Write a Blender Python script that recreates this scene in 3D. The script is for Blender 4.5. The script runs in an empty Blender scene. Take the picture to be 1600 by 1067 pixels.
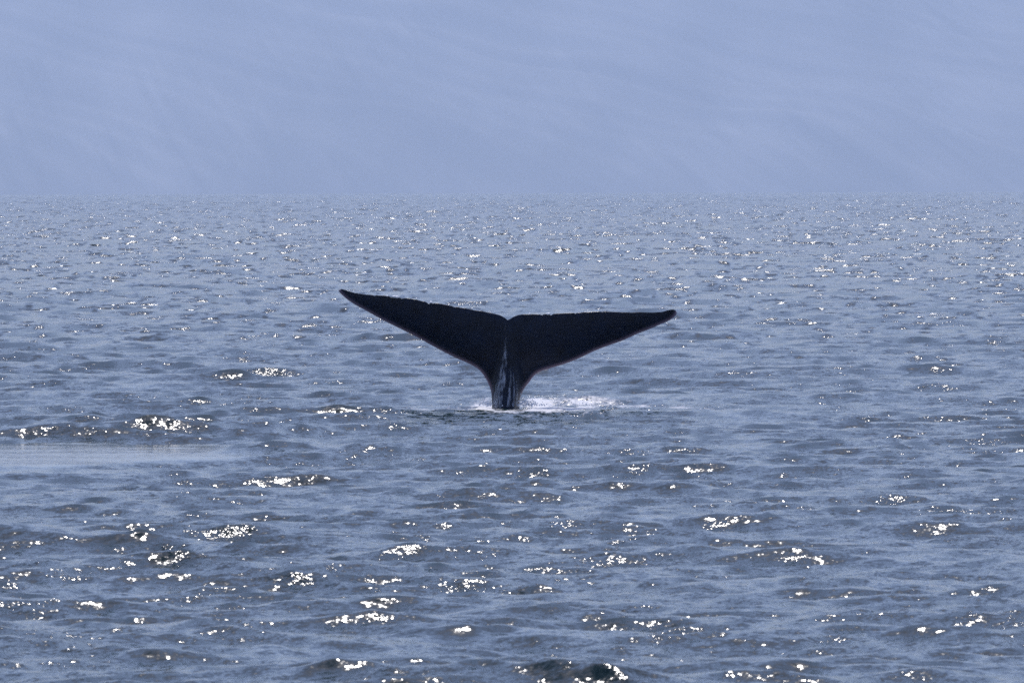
import bpy, math, random
import numpy as np
from mathutils import Vector
from mathutils.geometry import delaunay_2d_cdt

C = bpy.context.scene.collection
S = bpy.context.scene

# ------------------------------------------------------------------ camera, light, exposure
F = 11441.0                     # focal length in pixels of the 1600 px wide photograph
CAM_H = 4.26                    # eye height above the water (m)
WD = 141.0                      # distance of the whale (m)
EARTH = 6.371e6
cam_d = bpy.data.cameras.new('camera')
cam = bpy.data.objects.new('camera', cam_d); C.objects.link(cam)
cam_d.sensor_width = 36.0
cam_d.lens = 36.0 * F / 1600.0
cam_d.clip_start = 1.0
cam_d.clip_end = 80000.0
cam.location = (0, 0, CAM_H)
pitch = math.atan((533.5 - 289.0) / F)
from mathutils import Matrix
R = Matrix.Rotation(math.pi / 2 - pitch, 4, 'X') @ Matrix.Rotation(math.radians(-0.16), 4, 'Z')
cam.matrix_world = Matrix.Translation((0, 0, CAM_H)) @ R
cam_d.dof.use_dof = True
cam_d.dof.focus_distance = 150.0
cam_d.dof.aperture_fstop = 9.0
cam_d.dof.aperture_blades = 7
S.camera = cam

SUN_EL, SUN_AZ = math.radians(60), math.radians(2)     # azimuth measured from the view direction (+Y) to the right
world = bpy.data.worlds.new('World'); S.world = world
world.use_nodes = True
wn = world.node_tree
bg = wn.nodes['Background']
sky = wn.nodes.new('ShaderNodeTexSky')
sky.sky_type = 'NISHITA'; sky.sun_disc = False
sky.sun_elevation = SUN_EL
sky.sun_rotation = SUN_AZ
sky.air_density = 1.2; sky.dust_density = 0.5; sky.ozone_density = 5.0
tint = wn.nodes.new('ShaderNodeMix'); tint.data_type = 'RGBA'; tint.blend_type = 'MULTIPLY'     # shifts the whole sky's colour, standing in for white balance
tint.inputs['Factor'].default_value = 1.0; tint.inputs['B'].default_value = (1.22, 1.0, 1.04, 1)
wn.links.new(sky.outputs[0], tint.inputs['A']); wn.links.new(tint.outputs['Result'], bg.inputs[0])
bg.inputs[1].default_value = 0.115

sl = bpy.data.lights.new('sun', 'SUN')
sl.energy = 2.6; sl.angle = math.radians(0.5); sl.color = (1.0, 0.96, 0.93)
sun = bpy.data.objects.new('sun', sl); C.objects.link(sun)
sd = Vector((math.sin(SUN_AZ) * math.cos(SUN_EL), math.cos(SUN_AZ) * math.cos(SUN_EL), math.sin(SUN_EL)))
sun.rotation_euler = (-sd).to_track_quat('-Z', 'Y').to_euler()
sun.location = (0, 0, 200)

S.view_settings.view_transform = 'Standard'
S.view_settings.look = 'None'
S.view_settings.gamma = 1.0
S.view_settings.exposure = 0.70
S.render.engine = 'CYCLES'
S.cycles.use_denoising = False
S.cycles.max_bounces = 4
S.cycles.volume_bounces = 1
S.cycles.sample_clamp_direct = 9
S.cycles.pixel_filter_type = 'BLACKMAN_HARRIS'
S.cycles.filter_width = 1.6
S.cycles.sample_clamp_indirect = 0.8
S.cycles.caustics_reflective = False
S.cycles.caustics_refractive = False

# ------------------------------------------------------------------ helpers
def material(name):
    m = bpy.data.materials.new(name); m.use_nodes = True
    return m, m.node_tree, m.node_tree.nodes['Principled BSDF']

def node(nt, kind, **kw):
    n = nt.nodes.new(kind)
    for k, v in kw.items():
        if k.startswith('i_'): n.inputs[k[2:].replace('_', ' ')].default_value = v
        else: setattr(n, k, v)
    return n

def vmath(nt, op, a, b):
    n = nt.nodes.new('ShaderNodeVectorMath'); n.operation = op
    for s, v in ((0, a), (1, b)):
        if isinstance(v, (tuple, list)): n.inputs[s].default_value = v
        else: nt.links.new(v, n.inputs[s])
    return n.outputs[0]

def fmath(nt, op, a, b=0.0, clamp=False):
    n = nt.nodes.new('ShaderNodeMath'); n.operation = op; n.use_clamp = clamp
    for s, v in ((0, a), (1, b)):
        if isinstance(v, (int, float)): n.inputs[s].default_value = v
        else: nt.links.new(v, n.inputs[s])
    return n.outputs[0]

def px(x, y, d=WD):
    """a point of the photograph at distance d, as x and height above the sea datum"""
    return (x - 800.0) / F * d, CAM_H - (y - 289.0) / F * d

def lumps(x, y, seed, octaves, scale):
    """smooth random field of unit variance made of a few sines"""
    r = np.random.RandomState(seed); out = np.zeros_like(x); n = octaves
    for i in range(n):
        k = 2 * math.pi / scale * (0.5 + 1.4 * r.rand()); a = r.rand() * 2 * math.pi
        out += np.sin(k * (np.cos(a) * x * 0.8 + np.sin(a) * y * 0.5) + r.rand() * 6.28)
    return out / math.sqrt(n / 2)

def grid_mesh(name, P, smooth=True, wrap=False):
    rows, cols = P.shape[:2]
    idx = np.arange(rows * cols, dtype=np.int32).reshape(rows, cols)
    if wrap: idx = np.concatenate([idx, idx[:, :1]], axis=1)
    q = np.stack([idx[:-1, :-1], idx[:-1, 1:], idx[1:, 1:], idx[1:, :-1]], axis=-1).reshape(-1, 4)
    me = bpy.data.meshes.new(name)
    me.vertices.add(rows * cols); me.vertices.foreach_set('co', P.reshape(-1).astype(np.float32))
    me.loops.add(q.size); me.loops.foreach_set('vertex_index', q.reshape(-1))
    me.polygons.add(len(q)); me.polygons.foreach_set('loop_start', np.arange(0, q.size, 4, dtype=np.int32))
    me.update(calc_edges=True)
    me.polygons.foreach_set('use_smooth', np.full(len(q), smooth))
    return me

# ------------------------------------------------------------------ the sea
def sea_rows():
    d = list(np.linspace(1.0, 52.0, 14)[:-1]); v = 52.0
    while v < 44000:
        d.append(v)
        if v < 9000: v += v * float(np.interp(math.log(v), [math.log(160), math.log(1500)], [0.00165, 0.0062]))
        else: v += 0.05 * v
    return np.array(d)

fine = np.linspace(-5.2, 5.2, 700)
wing = []
a = 5.6; st = 0.03
while a < 176:
    st = min(st * 1.25, 12.0); a += st
    if a < 177: wing.append(a)
wing = np.array(wing)
ang = np.radians(np.concatenate([-wing[::-1], fine, wing]))
D = sea_rows()
dd = np.gradient(D)
A2, D2 = np.meshgrid(ang, D)
DD2 = np.repeat(dd[:, None], len(ang), axis=1)
X = D2 * np.sin(A2); Y = D2 * np.cos(A2)

# wind gusts, the whale's slick and the water it has stirred up
gust = lumps(X / 1.0, Y / 2.5, 11, 9, 14.0)
gust = np.clip(1.0 + 0.08 * gust, 0.45, 1.6)
def bump2(cx, cy, rx, ry, soft=0.35):
    r = np.sqrt(((X - cx) / rx) ** 2 + ((Y - cy) / ry) ** 2)
    return 1.0 / (1.0 + np.exp((r - 1) / soft * 4))
edge = 0.12 * lumps(X, Y, 5, 6, 4.0)
wav = 0.16 * lumps(X, Y, 6, 9, 3.0)
def bump3(cx, cy, rx, ry, soft):
    r = np.sqrt(((X - cx) / rx) ** 2 + ((Y - cy) / ry) ** 2) + wav
    return 1.0 / (1.0 + np.exp((r - 1) / soft * 4))
slick = bump3(-9.2, 117.2, 5.2, 5.0, 0.32)
slick = np.clip(slick + 0.9 * bump3(-5.6, 120.3, 2.6, 1.8, 0.6) + 0.5 * bump3(-8.6, 110.0, 3.6, 5.0, 0.9), 0, 1)
stir = np.clip(bump2(1.05, 140.2, 1.15, 5.5, .5) + bump2(-0.2, 139.3, 1.0, 2.6, .5) + 0.45 * bump2(3.1, 140.5, 1.7, 1.8, .5)
               + 0.5 * bump2(-3.0, 139.5, 1.4, 2.2, .5) + .4 * bump2(-1.2, 138.8, 1.6, 2.2, .6), 0, 1)

calm = np.exp(-(((X - 0.6) / 4.0) ** 2 + ((Y - 138.0) / 9.0) ** 2))
rng = np.random.RandomState(33)
Z = np.zeros_like(X); DX = np.zeros_like(X); DY = np.zeros_like(X)
SX = np.zeros_like(X, dtype=np.float32); SY = np.zeros_like(SX)
NW = 270
lam = np.exp(np.linspace(math.log(0.30), math.log(11.0), NW) + rng.randn(NW) * 0.01)
WIND = math.radians(-97)        # the waves run towards the camera, a little to the left
for i in range(NW):
    L = lam[i]; k = 2 * math.pi / L
    spread = 0.55 + 0.35 * min(1.0, 1.5 / L)
    th = WIND + rng.randn() * spread * 0.62
    s = 0.0148
    if L > 6: s *= 0.45
    elif L > 2.4: s *= 0.56
    elif L > 1.1: s *= 1.22
    else: s *= 1.62
    ph = rng.rand() * 2 * math.pi
    kx, ky = k * math.cos(th), k * math.sin(th)
    lim = min(9000.0, L / 2.7e-4 / 1.1)               # rows further out cannot carry this wave
    nr = int(np.searchsorted(D, lim))
    xs, ys = X[:nr], Y[:nr]
    a = s / k
    fade = np.clip(2.0 - DD2[:nr] * 1.8 / L * 1.0, 0.0, 1.0)
    mod = np.ones_like(fade)
    if L < 2.2: mod = gust[:nr].copy()
    if L < 0.8: mod *= 1 + 0.35 * stir[:nr]
    mod *= 1 - (0.9 if L < 2.5 else 0.75) * slick[:nr]
    if L > 1.2: mod *= 1 - 0.72 * calm[:nr]
    keepg = np.maximum(fade, 0.8 * np.clip((L - 0.8) / 1.2, 0, 1) * np.clip((D2[:nr] - 180) / 150, 0, 1)) * mod   # far crests, thinned out but at full height
    p = kx * xs + ky * ys + ph
    p = np.mod(p, 2 * math.pi).astype(np.float32)
    sn, cs = np.sin(p), np.cos(p)
    Z[:nr] += a * keepg * cs
    rest = s * (1 - fade) * mod * np.clip(0.8 + D2[:nr] / 330, 1, 1.75) * np.clip(2 - 2.0 * D2[:nr] / lim, 0, 1)       # slopes too short for the mesh tilt its normals
    rest = np.where(D2[:nr] > 52, rest, 0).astype(np.float32)
    SX[:nr] += rest * math.cos(th) * sn; SY[:nr] += rest * math.sin(th) * sn
    fade = fade * mod
    q = (1.0 if L < 2 else 0.9) * a * fade
    DX[:nr] -= q * math.cos(th) * sn
    DY[:nr] -= q * math.sin(th) * sn
# steeper crests than troughs
near = (D2 > 40) & (D2 < 9000)
crest = np.clip(Z, 0, None)
Z = Z + 0.5 * crest ** 2
bigfade = np.clip((9000 - D2) / 4000, 0, 1)
Z *= bigfade
Pz = Z - D2 ** 2 / (2 * EARTH)
P = np.stack([X + DX, Y + DY, Pz], axis=-1)
sea_me = grid_mesh('sea', P, wrap=True)
# foam where the tail parts the water
def puff(cx, cy, rx, ry, a): return a * np.exp(-(((X - cx) / rx) ** 2 + ((Y - cy) / ry) ** 2))
foam = puff(0.45, 141.5, 0.32, 3.2, .95) + puff(-0.55, 141.5, 0.26, 3.0, .95) + puff(1.0, 141.8, 0.6, 2.6, .74) + puff(1.7, 142.5, 0.5, 2.4, .72) \
     + puff(1.1, 137.2, 0.9, 2.6, .62) + puff(0.0, 136.8, 0.8, 2.2, .60) + puff(2.5, 141.4, .5, 0.8, .60) + puff(3.2, 140.6, .5, 0.9, .66) + puff(3.9, 139.2, .55, 0.9, .66) \
     + puff(-3.4, 141.8, 0.6, 1.6, .72) + puff(-1.6, 140.0, 1.2, 1.4, .58) + puff(-2.3, 130.5, 0.5, 1.8, .60) + puff(0.15, 136.5, 1.6, 2.0, .22) + puff(-0.7, 138.8, 0.7, 1.6, .3)
foam *= np.clip(0.85 + 0.28 * lumps(X * 1.0, Y * 0.6, 17, 14, 0.7), 0.2, 1.25)
for nm, arr in (('foam', foam), ('slick', slick), ('stir', stir)):
    at = sea_me.attributes.new(nm, 'FLOAT', 'POINT')
    at.data.foreach_set('value', arr.reshape(-1).astype(np.float32))
at = sea_me.attributes.new('slope', 'FLOAT_VECTOR', 'POINT')
at.data.foreach_set('vector', np.stack([SX, SY, np.zeros_like(SX)], -1).reshape(-1))
sea = bpy.data.objects.new('sea_water', sea_me); C.objects.link(sea)
sea['kind'] = 'structure'
sea['label'] = 'choppy grey blue open sea glittering with sun glints'

m, nt, b = material('sea water')
geo = node(nt, 'ShaderNodeNewGeometry')
at_f = node(nt, 'ShaderNodeAttribute', attribute_name='foam')
at_s = node(nt, 'ShaderNodeAttribute', attribute_name='slick')
at_t = node(nt, 'ShaderNodeAttribute', attribute_name='stir')
def slopes(scale_xyz, detail, strength, rough=0.55):
    mp = vmath(nt, 'MULTIPLY', geo.outputs['Position'], scale_xyz)
    n = node(nt, 'ShaderNodeTexNoise'); n.inputs['Scale'].default_value = 1.0
    n.inputs['Detail'].default_value = detail; n.inputs['Roughness'].default_value = rough
    nt.links.new(mp, n.inputs['Vector'])
    c = vmath(nt, 'SUBTRACT', n.outputs['Color'], (0.5, 0.5, 0.5))
    return vmath(nt, 'MULTIPLY', c, (strength * 0.75, strength, 0.0))
s1 = slopes((7.5, 10.0, 1.0), 3.0, 0.95)
s2 = slopes((24.0, 32.0, 4.0), 2.0, 0.8)
# ripples gather in patches along the crests
pn = node(nt, 'ShaderNodeTexNoise'); pn.inputs['Scale'].default_value = 1.0; pn.inputs['Detail'].default_value = 3.0; pn.inputs['Roughness'].default_value = 0.6
nt.links.new(vmath(nt, 'MULTIPLY', geo.outputs['Position'], (1.1, 0.9, 0.0)), pn.inputs['Vector'])
pr = node(nt, 'ShaderNodeMapRange'); pr.inputs[1].default_value = 0.40; pr.inputs[2].default_value = 0.66
pr.inputs[3].default_value = 0.45; pr.inputs[4].default_value = 1.9
nt.links.new(pn.outputs['Fac'], pr.inputs[0])
ps = nt.nodes.new('ShaderNodeVectorMath'); ps.operation = 'SCALE'
nt.links.new(s2, ps.inputs[0]); nt.links.new(pr.outputs[0], ps.inputs['Scale']); s2 = ps.outputs[0]
tot = vmath(nt, 'ADD', s1, s2)
amp = fmath(nt, 'SUBTRACT', 1.0, fmath(nt, 'MULTIPLY', at_s.outputs['Fac'], 0.85))
amp = fmath(nt, 'ADD', amp, fmath(nt, 'MULTIPLY', at_t.outputs['Fac'], 0.8))
gn = node(nt, 'ShaderNodeTexNoise'); gn.inputs['Scale'].default_value = 1.0; gn.inputs['Detail'].default_value = 1.0
nt.links.new(vmath(nt, 'MULTIPLY', geo.outputs['Position'], (0.35, 0.12, 0.0)), gn.inputs['Vector'])
mr = node(nt, 'ShaderNodeMapRange'); mr.inputs[1].default_value = 0.3; mr.inputs[2].default_value = 0.7
mr.inputs[3].default_value = 0.6; mr.inputs[4].default_value = 1.25
nt.links.new(gn.outputs['Fac'], mr.inputs[0])
amp = fmath(nt, 'MULTIPLY', amp, mr.outputs[0])
sc = nt.nodes.new('ShaderNodeVectorMath'); sc.operation = 'SCALE'
nt.links.new(tot, sc.inputs[0]); nt.links.new(amp, sc.inputs['Scale'])
at_v = node(nt, 'ShaderNodeAttribute', attribute_name='slope')
nn = vmath(nt, 'ADD', vmath(nt, 'ADD', geo.outputs['Normal'], at_v.outputs['Vector']), sc.outputs[0])
nz = nt.nodes.new('ShaderNodeVectorMath'); nz.operation = 'NORMALIZE'; nt.links.new(nn, nz.inputs[0])
nt.links.new(nz.outputs[0], b.inputs['Normal'])
# foam flecks
fn = node(nt, 'ShaderNodeTexNoise'); fn.inputs['Scale'].default_value = 1.0; fn.inputs['Detail'].default_value = 5.0; fn.inputs['Roughness'].default_value = 0.7
nt.links.new(vmath(nt, 'MULTIPLY', geo.outputs['Position'], (15.0, 7.0, 15.0)), fn.inputs['Vector'])
thr = fmath(nt, 'SUBTRACT', fmath(nt, 'ADD', at_f.outputs['Fac'], fmath(nt, 'MULTIPLY', fn.outputs['Fac'], 2.0)), 1.30)
fm = fmath(nt, 'MULTIPLY', thr, 1.8, True)
mix = node(nt, 'ShaderNodeMix', data_type='RGBA')
nt.links.new(fm, mix.inputs['Factor'])
mix.inputs['A'].default_value = (0.004, 0.018, 0.016, 1)
mix.inputs['B'].default_value = (0.50, 0.50, 0.51, 1)
nt.links.new(mix.outputs['Result'], b.inputs['Base Color'])
rr = fmath(nt, 'ADD', fmath(nt, 'MULTIPLY', fm, 0.35), 0.12)
nt.links.new(rr, b.inputs['Roughness'])
b.inputs['IOR'].default_value = 1.333
sea_me.materials.append(m)

# ------------------------------------------------------------------ the far mountain across the water
MX = np.linspace(-7000, 7000, 420); MY = np.linspace(34500, 40500, 200)
mx, my = np.meshgrid(MX, MY)
t = (my - 34500) / 6000
h = -150 + 1700 * t ** 0.85
u = mx + 4.0 * (my - 34500) * 0.28 + 260 * np.sin(my / 1500 + mx / 2600)      # gullies run down and to the right
rr_ = np.random.RandomState(3)
for i in range(16):
    w = 150 * 1.16 ** i
    k = 2 * math.pi / w
    pw = rr_.rand() * 6.28
    h += 0.030 * w * (1 - np.abs(np.sin(0.5 * (k * u + pw + 1.2 * np.sin(my / 900 + i))))) * np.clip(t * 8, 0, 1)
h += 30 * lumps(mx, my, 8, 10, 1500) * np.clip(t * 8, 0, 1)
hill_me = grid_mesh('mountain', np.stack([mx, my, h], axis=-1))
hill = bpy.data.objects.new('mountain', hill_me); C.objects.link(hill)
hill['kind'] = 'structure'; hill['label'] = 'steep hazy mountainside rising across the water'
m, nt, b = material('scree')
geo = node(nt, 'ShaderNodeNewGeometry')
mpn = node(nt, 'ShaderNodeMapping'); mpn.vector_type = 'POINT'
mpn.inputs['Rotation'].default_value = (0, math.radians(0), 0)
sep = node(nt, 'ShaderNodeSeparateXYZ'); nt.links.new(geo.outputs['Position'], sep.inputs[0])
uu = fmath(nt, 'ADD', sep.outputs['X'], fmath(nt, 'MULTIPLY', sep.outputs['Z'], fmath(nt, 'ADD', 1.0, fmath(nt, 'MULTIPLY', sep.outputs['X'], 1 / 6500.0))))
vv = fmath(nt, 'SUBTRACT', sep.outputs['Z'], fmath(nt, 'MULTIPLY', sep.outputs['X'], 0.6))
cmb = node(nt, 'ShaderNodeCombineXYZ')
nt.links.new(fmath(nt, 'MULTIPLY', uu, 1 / 75.0), cmb.inputs[0]); nt.links.new(fmath(nt, 'MULTIPLY', vv, 1 / 800.0), cmb.inputs[1])
n1 = node(nt, 'ShaderNodeTexNoise'); n1.inputs['Scale'].default_value = 1.0; n1.inputs['Detail'].default_value = 4.0
n1.inputs['Distortion'].default_value = 0.08
nt.links.new(cmb.outputs[0], n1.inputs['Vector'])
n2 = node(nt, 'ShaderNodeTexNoise'); n2.inputs['Scale'].default_value = 1 / 700.0; n2.inputs['Detail'].default_value = 5.0
nt.links.new(vmath(nt, 'MULTIPLY', geo.outputs['Position'], (1.0, 0.0, 1.0)), n2.inputs['Vector'])
n4 = node(nt, 'ShaderNodeTexNoise'); n4.inputs['Scale'].default_value = 1 / 650.0; n4.inputs['Detail'].default_value = 2.0
nt.links.new(vmath(nt, 'MULTIPLY', geo.outputs['Position'], (1.0, 0.0, 1.3)), n4.inputs['Vector'])
msk = fmath(nt, 'MULTIPLY', fmath(nt, 'SUBTRACT', n4.outputs['Fac'], 0.40), 3.5, True)
f = fmath(nt, 'ADD', fmath(nt, 'MULTIPLY', fmath(nt, 'MULTIPLY', fmath(nt, 'SUBTRACT', n1.outputs['Fac'], 0.5), msk), 0.42), fmath(nt, 'ADD', fmath(nt, 'MULTIPLY', n2.outputs['Fac'], 0.5), 0.37))
cr = node(nt, 'ShaderNodeValToRGB')
cr.color_ramp.elements[0].position = 0.50; cr.color_ramp.elements[0].color = (0.03, 0.035, 0.04, 1)
cr.color_ramp.elements[1].position = 0.72; cr.color_ramp.elements[1].color = (0.40, 0.39, 0.38, 1)
nt.links.new(f, cr.inputs[0]); nt.links.new(cr.outputs[0], b.inputs['Base Color'])
b.inputs['Roughness'].default_value = 0.95
hill_me.materials.append(m)

# ------------------------------------------------------------------ haze
HZ = 1900.0
bot = -(46200.0 ** 2) / (2 * EARTH) - 1
hv = [(sx * 46500, sy * 46500, z) for z in (bot, HZ) for sx, sy in ((-1, -1), (1, -1), (1, 1), (-1, 1))]
hf = [(3, 2, 1, 0), (4, 5, 6, 7), (0, 1, 5, 4), (1, 2, 6, 5), (2, 3, 7, 6), (3, 0, 4, 7)]
hm = bpy.data.meshes.new('haze'); hm.from_pydata(hv, [], hf); hm.update()
haze = bpy.data.objects.new('haze', hm); C.objects.link(haze); haze['kind'] = 'stuff'
haze['label'] = 'pale blue haze veiling the far shore'
m = bpy.data.materials.new('haze'); m.use_nodes = True; nt = m.node_tree
nt.nodes.remove(nt.nodes['Principled BSDF'])
pv = nt.nodes.new('ShaderNodeVolumePrincipled')
pv.inputs['Color'].default_value = (0.51, 0.61, 0.765, 1)
pv.inputs['Density'].default_value = 6.2e-5
pv.inputs['Anisotropy'].default_value = 0.2
nt.links.new(pv.outputs[0], nt.nodes['Material Output'].inputs['Volume'])
m.cycles.homogeneous_volume = True if hasattr(m.cycles, 'homogeneous_volume') else None
hm.materials.append(m)

# ------------------------------------------------------------------ the whale
TR = [(533.7,450.8),(545,454.2),(558.5,457.8),(572,459.4),(585.4,460.5),(605.7,462),(626,464.5),(648.4,467.2),(670.9,472.2),
      (691.1,474.6),(713.6,478.9),(736.1,483),(758.6,486.8),(772.1,489.3),(781.1,492.4),(789,497.0),(793.6,499.8),
      (801.6,495.1),(811.7,491.7),(827.5,490.8),(854.4,490.8),(872.4,489.5),(894.9,489),(917.4,487.7),(939.9,486.8),
      (962.4,487.7),(984.9,488.3),(1007.4,488.8),(1029.8,488.6),(1041.1,486.3),(1050.1,484.3),(1055.7,485.6)]
RL = [(1058.2,489.9),(1054.6,495.1),(1045.6,501.8),(1029.8,508.6),(1014.1,515.3),(996.1,522.1),(973.6,532.2),(951.1,540.1),
      (928.7,548.6),(906.2,559.2),(883.7,568.2),(861.2,574.9),(845.5,579.9),(835.5,586),(826,598.0),(818.5,607.8),
      (813.2,620.0),(811.5,630),(812,645),(815,665),(818,690)]
LL = [(764,690),(766,665),(767.6,645),(768.3,630),(767.2,613),(762.6,598.6),(751.9,581.2),(738.4,570.7),(713.6,559.4),(691.1,548.2),
      (668.7,535.8),(646.2,523.4),(623.7,512.2),(601.2,501),(578.7,488.6),(556.2,476.2),(542.7,467.2),(532.6,458.2),(528.9,453.0)]
def to_m(pts): return np.array([px(x, y) for x, y in pts])
def dense(pts, step=0.022):
    """round the traced corners (Catmull-Rom) and walk the curve in even steps"""
    p = np.vstack([2 * pts[0] - pts[1], pts, 2 * pts[-1] - pts[-2]]); out = []
    for i in range(1, len(p) - 2):
        n = max(2, int(np.linalg.norm(p[i + 1] - p[i]) / step))
        for j in range(n):
            t = j / n; t2 = t * t; t3 = t2 * t
            out.append(0.5 * (2 * p[i] + (p[i + 1] - p[i - 1]) * t + (2 * p[i - 1] - 5 * p[i] + 4 * p[i + 1] - p[i + 2]) * t2
                              + (-p[i - 1] + 3 * p[i] - 3 * p[i + 1] + p[i + 2]) * t3))
    out.append(p[-2]); return np.array(out)
tr = dense(to_m(TR)); rl = dense(to_m(RL)); ll = dense(to_m(LL))
r5 = np.random.RandomState(5)
wob = np.convolve(r5.randn(len(tr) + 4), np.ones(5) / 5, 'valid')
tr[:, 1] += 0.006 * wob * np.clip(np.minimum(np.arange(len(tr)), len(tr) - np.arange(len(tr))) / 10.0, 0, 1)
for nx, nwid, ndep in ((612, 2.5, 2.2), (628, 2, 1.6), (670, 2.2, 2.2), (676, 1.5, 1.2), (711, 2, 1.2), (847, 2.2, 1.4), (861, 2.5, 2.0), (899, 1.8, 1.2), (585, 2, 1.2), (941, 2, 1.0)):
    cx_ = px(nx, 480)[0]                      # nicks in the worn trailing edge
    tr[:, 1] -= ndep / 81.2 * np.exp(-((tr[:, 0] - cx_) * 81.2 / nwid) ** 2)
ring = np.vstack([tr, rl, ll])
keep = [0]
for i in range(1, len(ring)):
    if np.linalg.norm(ring[i] - ring[keep[-1]]) > 0.008: keep.append(i)
ring = ring[keep]
NOTCH = to_m([(793.6, 499.8)])[0]

def seg_dist(p, line):
    a = line[:-1][None]; b_ = line[1:][None]; q = p[:, None]
    ab = b_ - a; t = np.clip(((q - a) * ab).sum(-1) / np.maximum((ab * ab).sum(-1), 1e-12), 0, 1)
    return np.linalg.norm(q - (a + ab * t[..., None]), axis=-1).min(1)
def inside(p, poly):
    x, y = p[:, 0], p[:, 1]; res = np.zeros(len(p), bool); n = len(poly)
    for i in range(n):
        x1, y1 = poly[i]; x2, y2 = poly[(i + 1) % n]
        c = ((y1 > y) != (y2 > y)) & (x < (x2 - x1) * (y - y1) / (y2 - y1 + 1e-15) + x1)
        res ^= c
    return res
gx, gz = np.meshgrid(np.arange(ring[:, 0].min(), ring[:, 0].max(), 0.028), np.arange(ring[:, 1].min(), ring[:, 1].max(), 0.028))
g = np.stack([gx.ravel(), gz.ravel()], 1)
g = g + r5.uniform(-0.004, 0.004, g.shape)
g = g[inside(g, ring)]
lower_edge = np.vstack([rl, ll])
closed = np.vstack([ring, ring[:1]])
g = g[seg_dist(g, closed) > 0.012]
# extra rows of points just inside the rim, so that the rim is round
rim = []
nrm = np.roll(ring, -1, 0) - np.roll(ring, 1, 0); nrm = np.stack([nrm[:, 1], -nrm[:, 0]], 1)
nrm /= np.maximum(np.linalg.norm(nrm, axis=1, keepdims=True), 1e-9)
for s_ in (0.004, 0.010):
    for sg in (1, -1):
        q = ring + nrm * s_ * sg
        q = q[inside(q, ring)]; q = q[seg_dist(q, closed) > s_ * 0.85]; rim.append(q[::1])
pts2 = np.vstack([ring] + rim + [g])
nring = len(ring)
res = delaunay_2d_cdt([Vector(p) for p in pts2], [(i, (i + 1) % nring) for i in range(nring)], [], 1, 1e-5)
V2 = np.array([tuple(v) for v in res[0]]); F2 = [tuple(f) for f in res[2]]
dl = seg_dist(V2, lower_edge); dt = seg_dist(V2, tr); de = seg_dist(V2, closed)
on_edge = de < 1e-4
xm, zm = V2[:, 0], V2[:, 1]
xc = NOTCH[0] + (NOTCH[1] - zm) * 0.0 - 0.02 * (NOTCH[1] - zm)
# fluke: round leading (lower) edge, thin trailing (upper) edge
chord = dl + dt; c = dl / np.maximum(chord, 1e-6)
span = np.abs(xm - NOTCH[0]) / 3.25
T = 0.105 * np.minimum(chord, 1.3) * (1.05 - 0.35 * span)
prof = 2.1 * np.sqrt(np.clip(c, 0, 1)) * (1 - c) ** 0.95 + 0.10 * np.sqrt(np.clip(dt / 0.05, 0, 1)) * np.sqrt(np.clip(c * 4, 0, 1))
hf_ = T * prof
# tail stock: a tall keel that rises from the flukes towards the water
down = np.clip((NOTCH[1] - 0.30 - zm) / 1.35, 0, 1.2)
half_w = np.interp(-zm, [-1.8, -1.2, -.7, -.35, 0, .7], [0.10, 0.16, 0.24, 0.30, 0.31, 0.36])
kx_ = np.clip(1 - ((xm - xc) / (half_w * 1.15)) ** 2, 0, 1)
keel = 0.52 * down ** 1.3 * kx_ ** 0.9
rimf = np.sqrt(np.clip(de / 0.12, 0, 1))
hk = keel * rimf
hgt = np.sqrt(hf_ ** 2 + hk ** 2)
# tendons and hollows beside the keel
ribs = 0.010 * np.sin((xm - xc) * 46 + 1.2 * zm) * np.clip(down * 2, 0, 1) * kx_ * rimf
hgt_f = np.where(on_edge, 0, hgt + ribs)
hgt_b = np.where(on_edge, 0, hgt)
# the blades are cupped and their tips bend away
bend = 0.10 * span ** 2 * 3.25 * 0.9 - 0.10 * np.clip(zm, 0, None)
verts = []; fidx = {}; bidx = {}
for i in range(len(V2)):
    y0 = WD + bend[i]
    fidx[i] = len(verts); verts.append((xm[i], y0 - hgt_f[i], zm[i]))
    if on_edge[i]: bidx[i] = fidx[i]
    else:
        bidx[i] = len(verts); verts.append((xm[i], y0 + hgt_b[i], zm[i]))
faces = []
for f in F2:
    if all(on_edge[i] for i in f) : pass
    p0, p1, p2 = V2[f[0]], V2[f[1]], V2[f[2]]
    ccw = (p1[0] - p0[0]) * (p2[1] - p0[1]) - (p1[1] - p0[1]) * (p2[0] - p0[0]) > 0
    ff = f if ccw else f[::-1]
    faces.append(tuple(fidx[i] for i in ff))
    if not all(on_edge[i] for i in f): faces.append(tuple(bidx[i] for i in ff[::-1]))
base = Vector((px(790, 635)[0], WD, 0.0))
whale = bpy.data.objects.new('whale', None); C.objects.link(whale); whale.location = base
whale['label'] = 'dark wet whale tail with both flukes spread, rising from the sea'
whale['category'] = 'whale'
def part(name, verts, faces, mat, smooth=True, label=None):
    me = bpy.data.meshes.new(name)
    me.from_pydata([(v[0] - base.x, v[1] - base.y, v[2] - base.z) for v in verts], [], faces); me.update()
    me.polygons.foreach_set('use_smooth', [smooth] * len(me.polygons)); me.materials.append(mat)
    o = bpy.data.objects.new(name, me); C.objects.link(o); o.parent = whale
    if label: o['label'] = label
    return o
m, nt, b = material('whale skin')
skin = m
lead = None
geo = node(nt, 'ShaderNodeNewGeometry')
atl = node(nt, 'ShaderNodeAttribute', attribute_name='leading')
n1 = node(nt, 'ShaderNodeTexNoise'); n1.inputs['Scale'].default_value = 3.2; n1.inputs['Detail'].default_value = 8.0; n1.inputs['Roughness'].default_value = 0.65
nt.links.new(geo.outputs['Position'], n1.inputs['Vector'])
cr = node(nt, 'ShaderNodeValToRGB')
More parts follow.
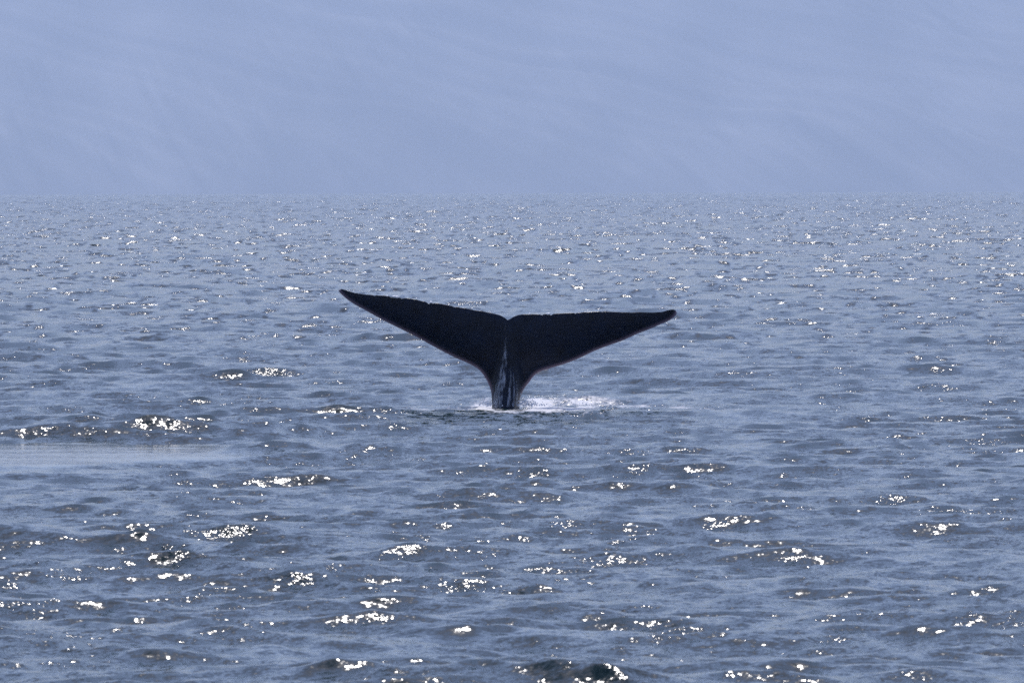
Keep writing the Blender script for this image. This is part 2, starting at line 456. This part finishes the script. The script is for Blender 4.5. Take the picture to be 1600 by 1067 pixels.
cr.color_ramp.elements[0].position = 0.35; cr.color_ramp.elements[0].color = (0.0004, 0.002, 0.008, 1)
cr.color_ramp.elements[1].position = 0.70; cr.color_ramp.elements[1].color = (0.0035, 0.010, 0.028, 1)
nt.links.new(n1.outputs['Fac'], cr.inputs[0])
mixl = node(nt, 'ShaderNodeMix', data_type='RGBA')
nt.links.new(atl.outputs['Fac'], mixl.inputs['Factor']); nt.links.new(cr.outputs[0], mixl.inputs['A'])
mixl.inputs['B'].default_value = (0.25, 0.18, 0.23, 1)  # purplish rim light and lens fringe painted into the skin's pale leading edge
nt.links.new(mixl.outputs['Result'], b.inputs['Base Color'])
b.inputs['Roughness'].default_value = 0.30
b.inputs['Specular IOR Level'].default_value = 0.16
bp = node(nt, 'ShaderNodeBump'); bp.inputs['Strength'].default_value = 0.12; bp.inputs['Distance'].default_value = 0.02
n3 = node(nt, 'ShaderNodeTexNoise'); n3.inputs['Scale'].default_value = 14; n3.inputs['Detail'].default_value = 6
nt.links.new(geo.outputs['Position'], n3.inputs['Vector']); nt.links.new(n3.outputs['Fac'], bp.inputs['Height'])
nt.links.new(bp.outputs[0], b.inputs['Normal'])
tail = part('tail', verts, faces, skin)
rim_light = np.zeros(len(verts), np.float32)
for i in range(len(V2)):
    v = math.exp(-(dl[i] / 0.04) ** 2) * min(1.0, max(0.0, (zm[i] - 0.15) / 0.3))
    rim_light[fidx[i]] = v; rim_light[bidx[i]] = v
at = tail.data.attributes.new('leading', 'FLOAT', 'POINT'); at.data.foreach_set('value', rim_light)

# water running down the tail stock
def front(x, z):
    d2 = (V2[:, 0] - x) ** 2 + (V2[:, 1] - z) ** 2
    j = np.argsort(d2)[:4]; w = 1 / (d2[j] + 1e-6)
    return WD + float(((bend[j] - hgt_f[j]) * w).sum() / w.sum())
m, nt, b = material('running water')
b.inputs['Base Color'].default_value = (0.75, 0.80, 0.90, 1); b.inputs['Roughness'].default_value = 0.18
geo = node(nt, 'ShaderNodeNewGeometry')
n1 = node(nt, 'ShaderNodeTexNoise'); n1.inputs['Scale'].default_value = 1.0; n1.inputs['Detail'].default_value = 4
nt.links.new(vmath(nt, 'MULTIPLY', geo.outputs['Position'], (24, 24, 2.2)), n1.inputs['Vector'])
mr = node(nt, 'ShaderNodeMapRange'); mr.inputs[1].default_value = 0.35; mr.inputs[2].default_value = 0.75
mr.inputs[3].default_value = 0.0; mr.inputs[4].default_value = 0.6
at_w = node(nt, 'ShaderNodeAttribute', attribute_name='film')
nt.links.new(n1.outputs['Fac'], mr.inputs[0]); nt.links.new(fmath(nt, 'MULTIPLY', mr.outputs[0], at_w.outputs['Fac']), b.inputs['Alpha'])
water_m = m
TRICK = [([(790,520),(786,560),(781,590),(776,625),(774,636)], 3.0), ([(791,540),(788,575),(784,600),(781,636)], 3.2),
         ([(792,525),(791,560),(789,585),(787,605)], 2.0), ([(797,570),(798,590),(796,610),(794,634)], 3.0),
         ([(801,575),(803,600),(803,620),(802,634)], 2.2), ([(789,500),(790,530),(789,560)], 1.6),
         ([(778,585),(774,610),(771,632)], 1.8), ([(806,590),(808,610),(807,632)], 1.6)]
for tp, w in TRICK:
    path = dense(to_m(tp), 0.04); vs = []; fs = []
    n = len(path); w = 2.2 * w / 81.2
    for i, (x, z) in enumerate(path):
        k = i / (n - 1); ww = w * (0.25 + 0.75 * k) * (1 + 0.25 * math.sin(i * 1.7))
        for j in range(5):
            s_ = j / 4 - 0.5
            xx = x + s_ * ww
            vs.append((xx, front(xx, z) - 0.004 - 0.012 * (1 - (2 * s_) ** 2), z))
    for i in range(n - 1):
        for j in range(4):
            a0 = i * 5 + j; fs.append((a0, a0 + 5, a0 + 6, a0 + 1))
    o = part('water_trickle', vs, fs, water_m)
    at = o.data.attributes.new('film', 'FLOAT', 'POINT')
    at.data.foreach_set('value', [min(1.0, 1.6 * (i / (n - 1))) * (1 - abs(j / 2 - 1) ** 2 * 0.9) for i in range(n) for j in range(5)])

# small pale spots on the trailing edge
m, nt, b = material('pale spot')
b.inputs['Base Color'].default_value = (0.75, 0.75, 0.76, 1); b.inputs['Roughness'].default_value = 0.5
import bmesh
for (x, y, w, hh) in ((616.5, 464.0, 3.0, 1.4), (620.5, 464.6, 2.4, 1.3), (673.5, 472.6, 2.0, 1.2), (856.5, 491.4, 2.6, 1.3), (605, 462.6, 1.1, .8), (828, 491.3, 1.2, .9)):
    bm = bmesh.new(); bmesh.ops.create_icosphere(bm, subdivisions=2, radius=1.0)
    cx, cz = px(x, y - 0.9); rr2 = random.Random(int(x * 10))
    for v in bm.verts:
        f_ = 1 + rr2.uniform(-0.2, 0.2)
        v.co = (v.co.x * w * 1.4 / 81.2 * f_, v.co.y * 0.04 * f_, v.co.z * hh * 1.5 / 81.2 * f_)
    yy = front(cx, cz - 0.02)
    vs = [(v.co.x + cx, v.co.y + yy, v.co.z + cz) for v in bm.verts]
    fs = [tuple(v.index for v in f.verts) for f in bm.faces]; bm.free()
    part('pale_spot', vs, fs, m)

# droplets thrown up where the stock leaves the water
r9 = random.Random(4); bm = bmesh.new()
for i in range(420):
    side = r9.random()
    if side < 0.45: x, z, sp = r9.gauss(0.30, 0.10), abs(r9.gauss(0, 0.07)), 1
    elif side < 0.75: x, z, sp = r9.gauss(-0.50, 0.09), abs(r9.gauss(0, 0.06)), 1
    else: x, z, sp = r9.uniform(0.3, 1.9), abs(r9.gauss(0, 0.03)), 1
    rad = r9.uniform(0.004, 0.013)
    mtx = Matrix.Translation((x, WD - 0.3 + r9.gauss(0, 0.3), z + 0.02)) @ Matrix.Diagonal((rad, rad, rad * r9.uniform(1, 1.6), 1))
    bmesh.ops.create_icosphere(bm, subdivisions=1, radius=1.0, matrix=mtx)
me = bpy.data.meshes.new('spray'); bm.to_mesh(me); bm.free()
m, nt, b = material('spray'); b.inputs['Base Color'].default_value = (0.7, 0.72, 0.75, 1); b.inputs['Roughness'].default_value = 0.3
me.materials.append(m)
spray = bpy.data.objects.new('spray', me); C.objects.link(spray); spray['kind'] = 'stuff'
spray['label'] = 'fine white spray around the base of the whale tail'
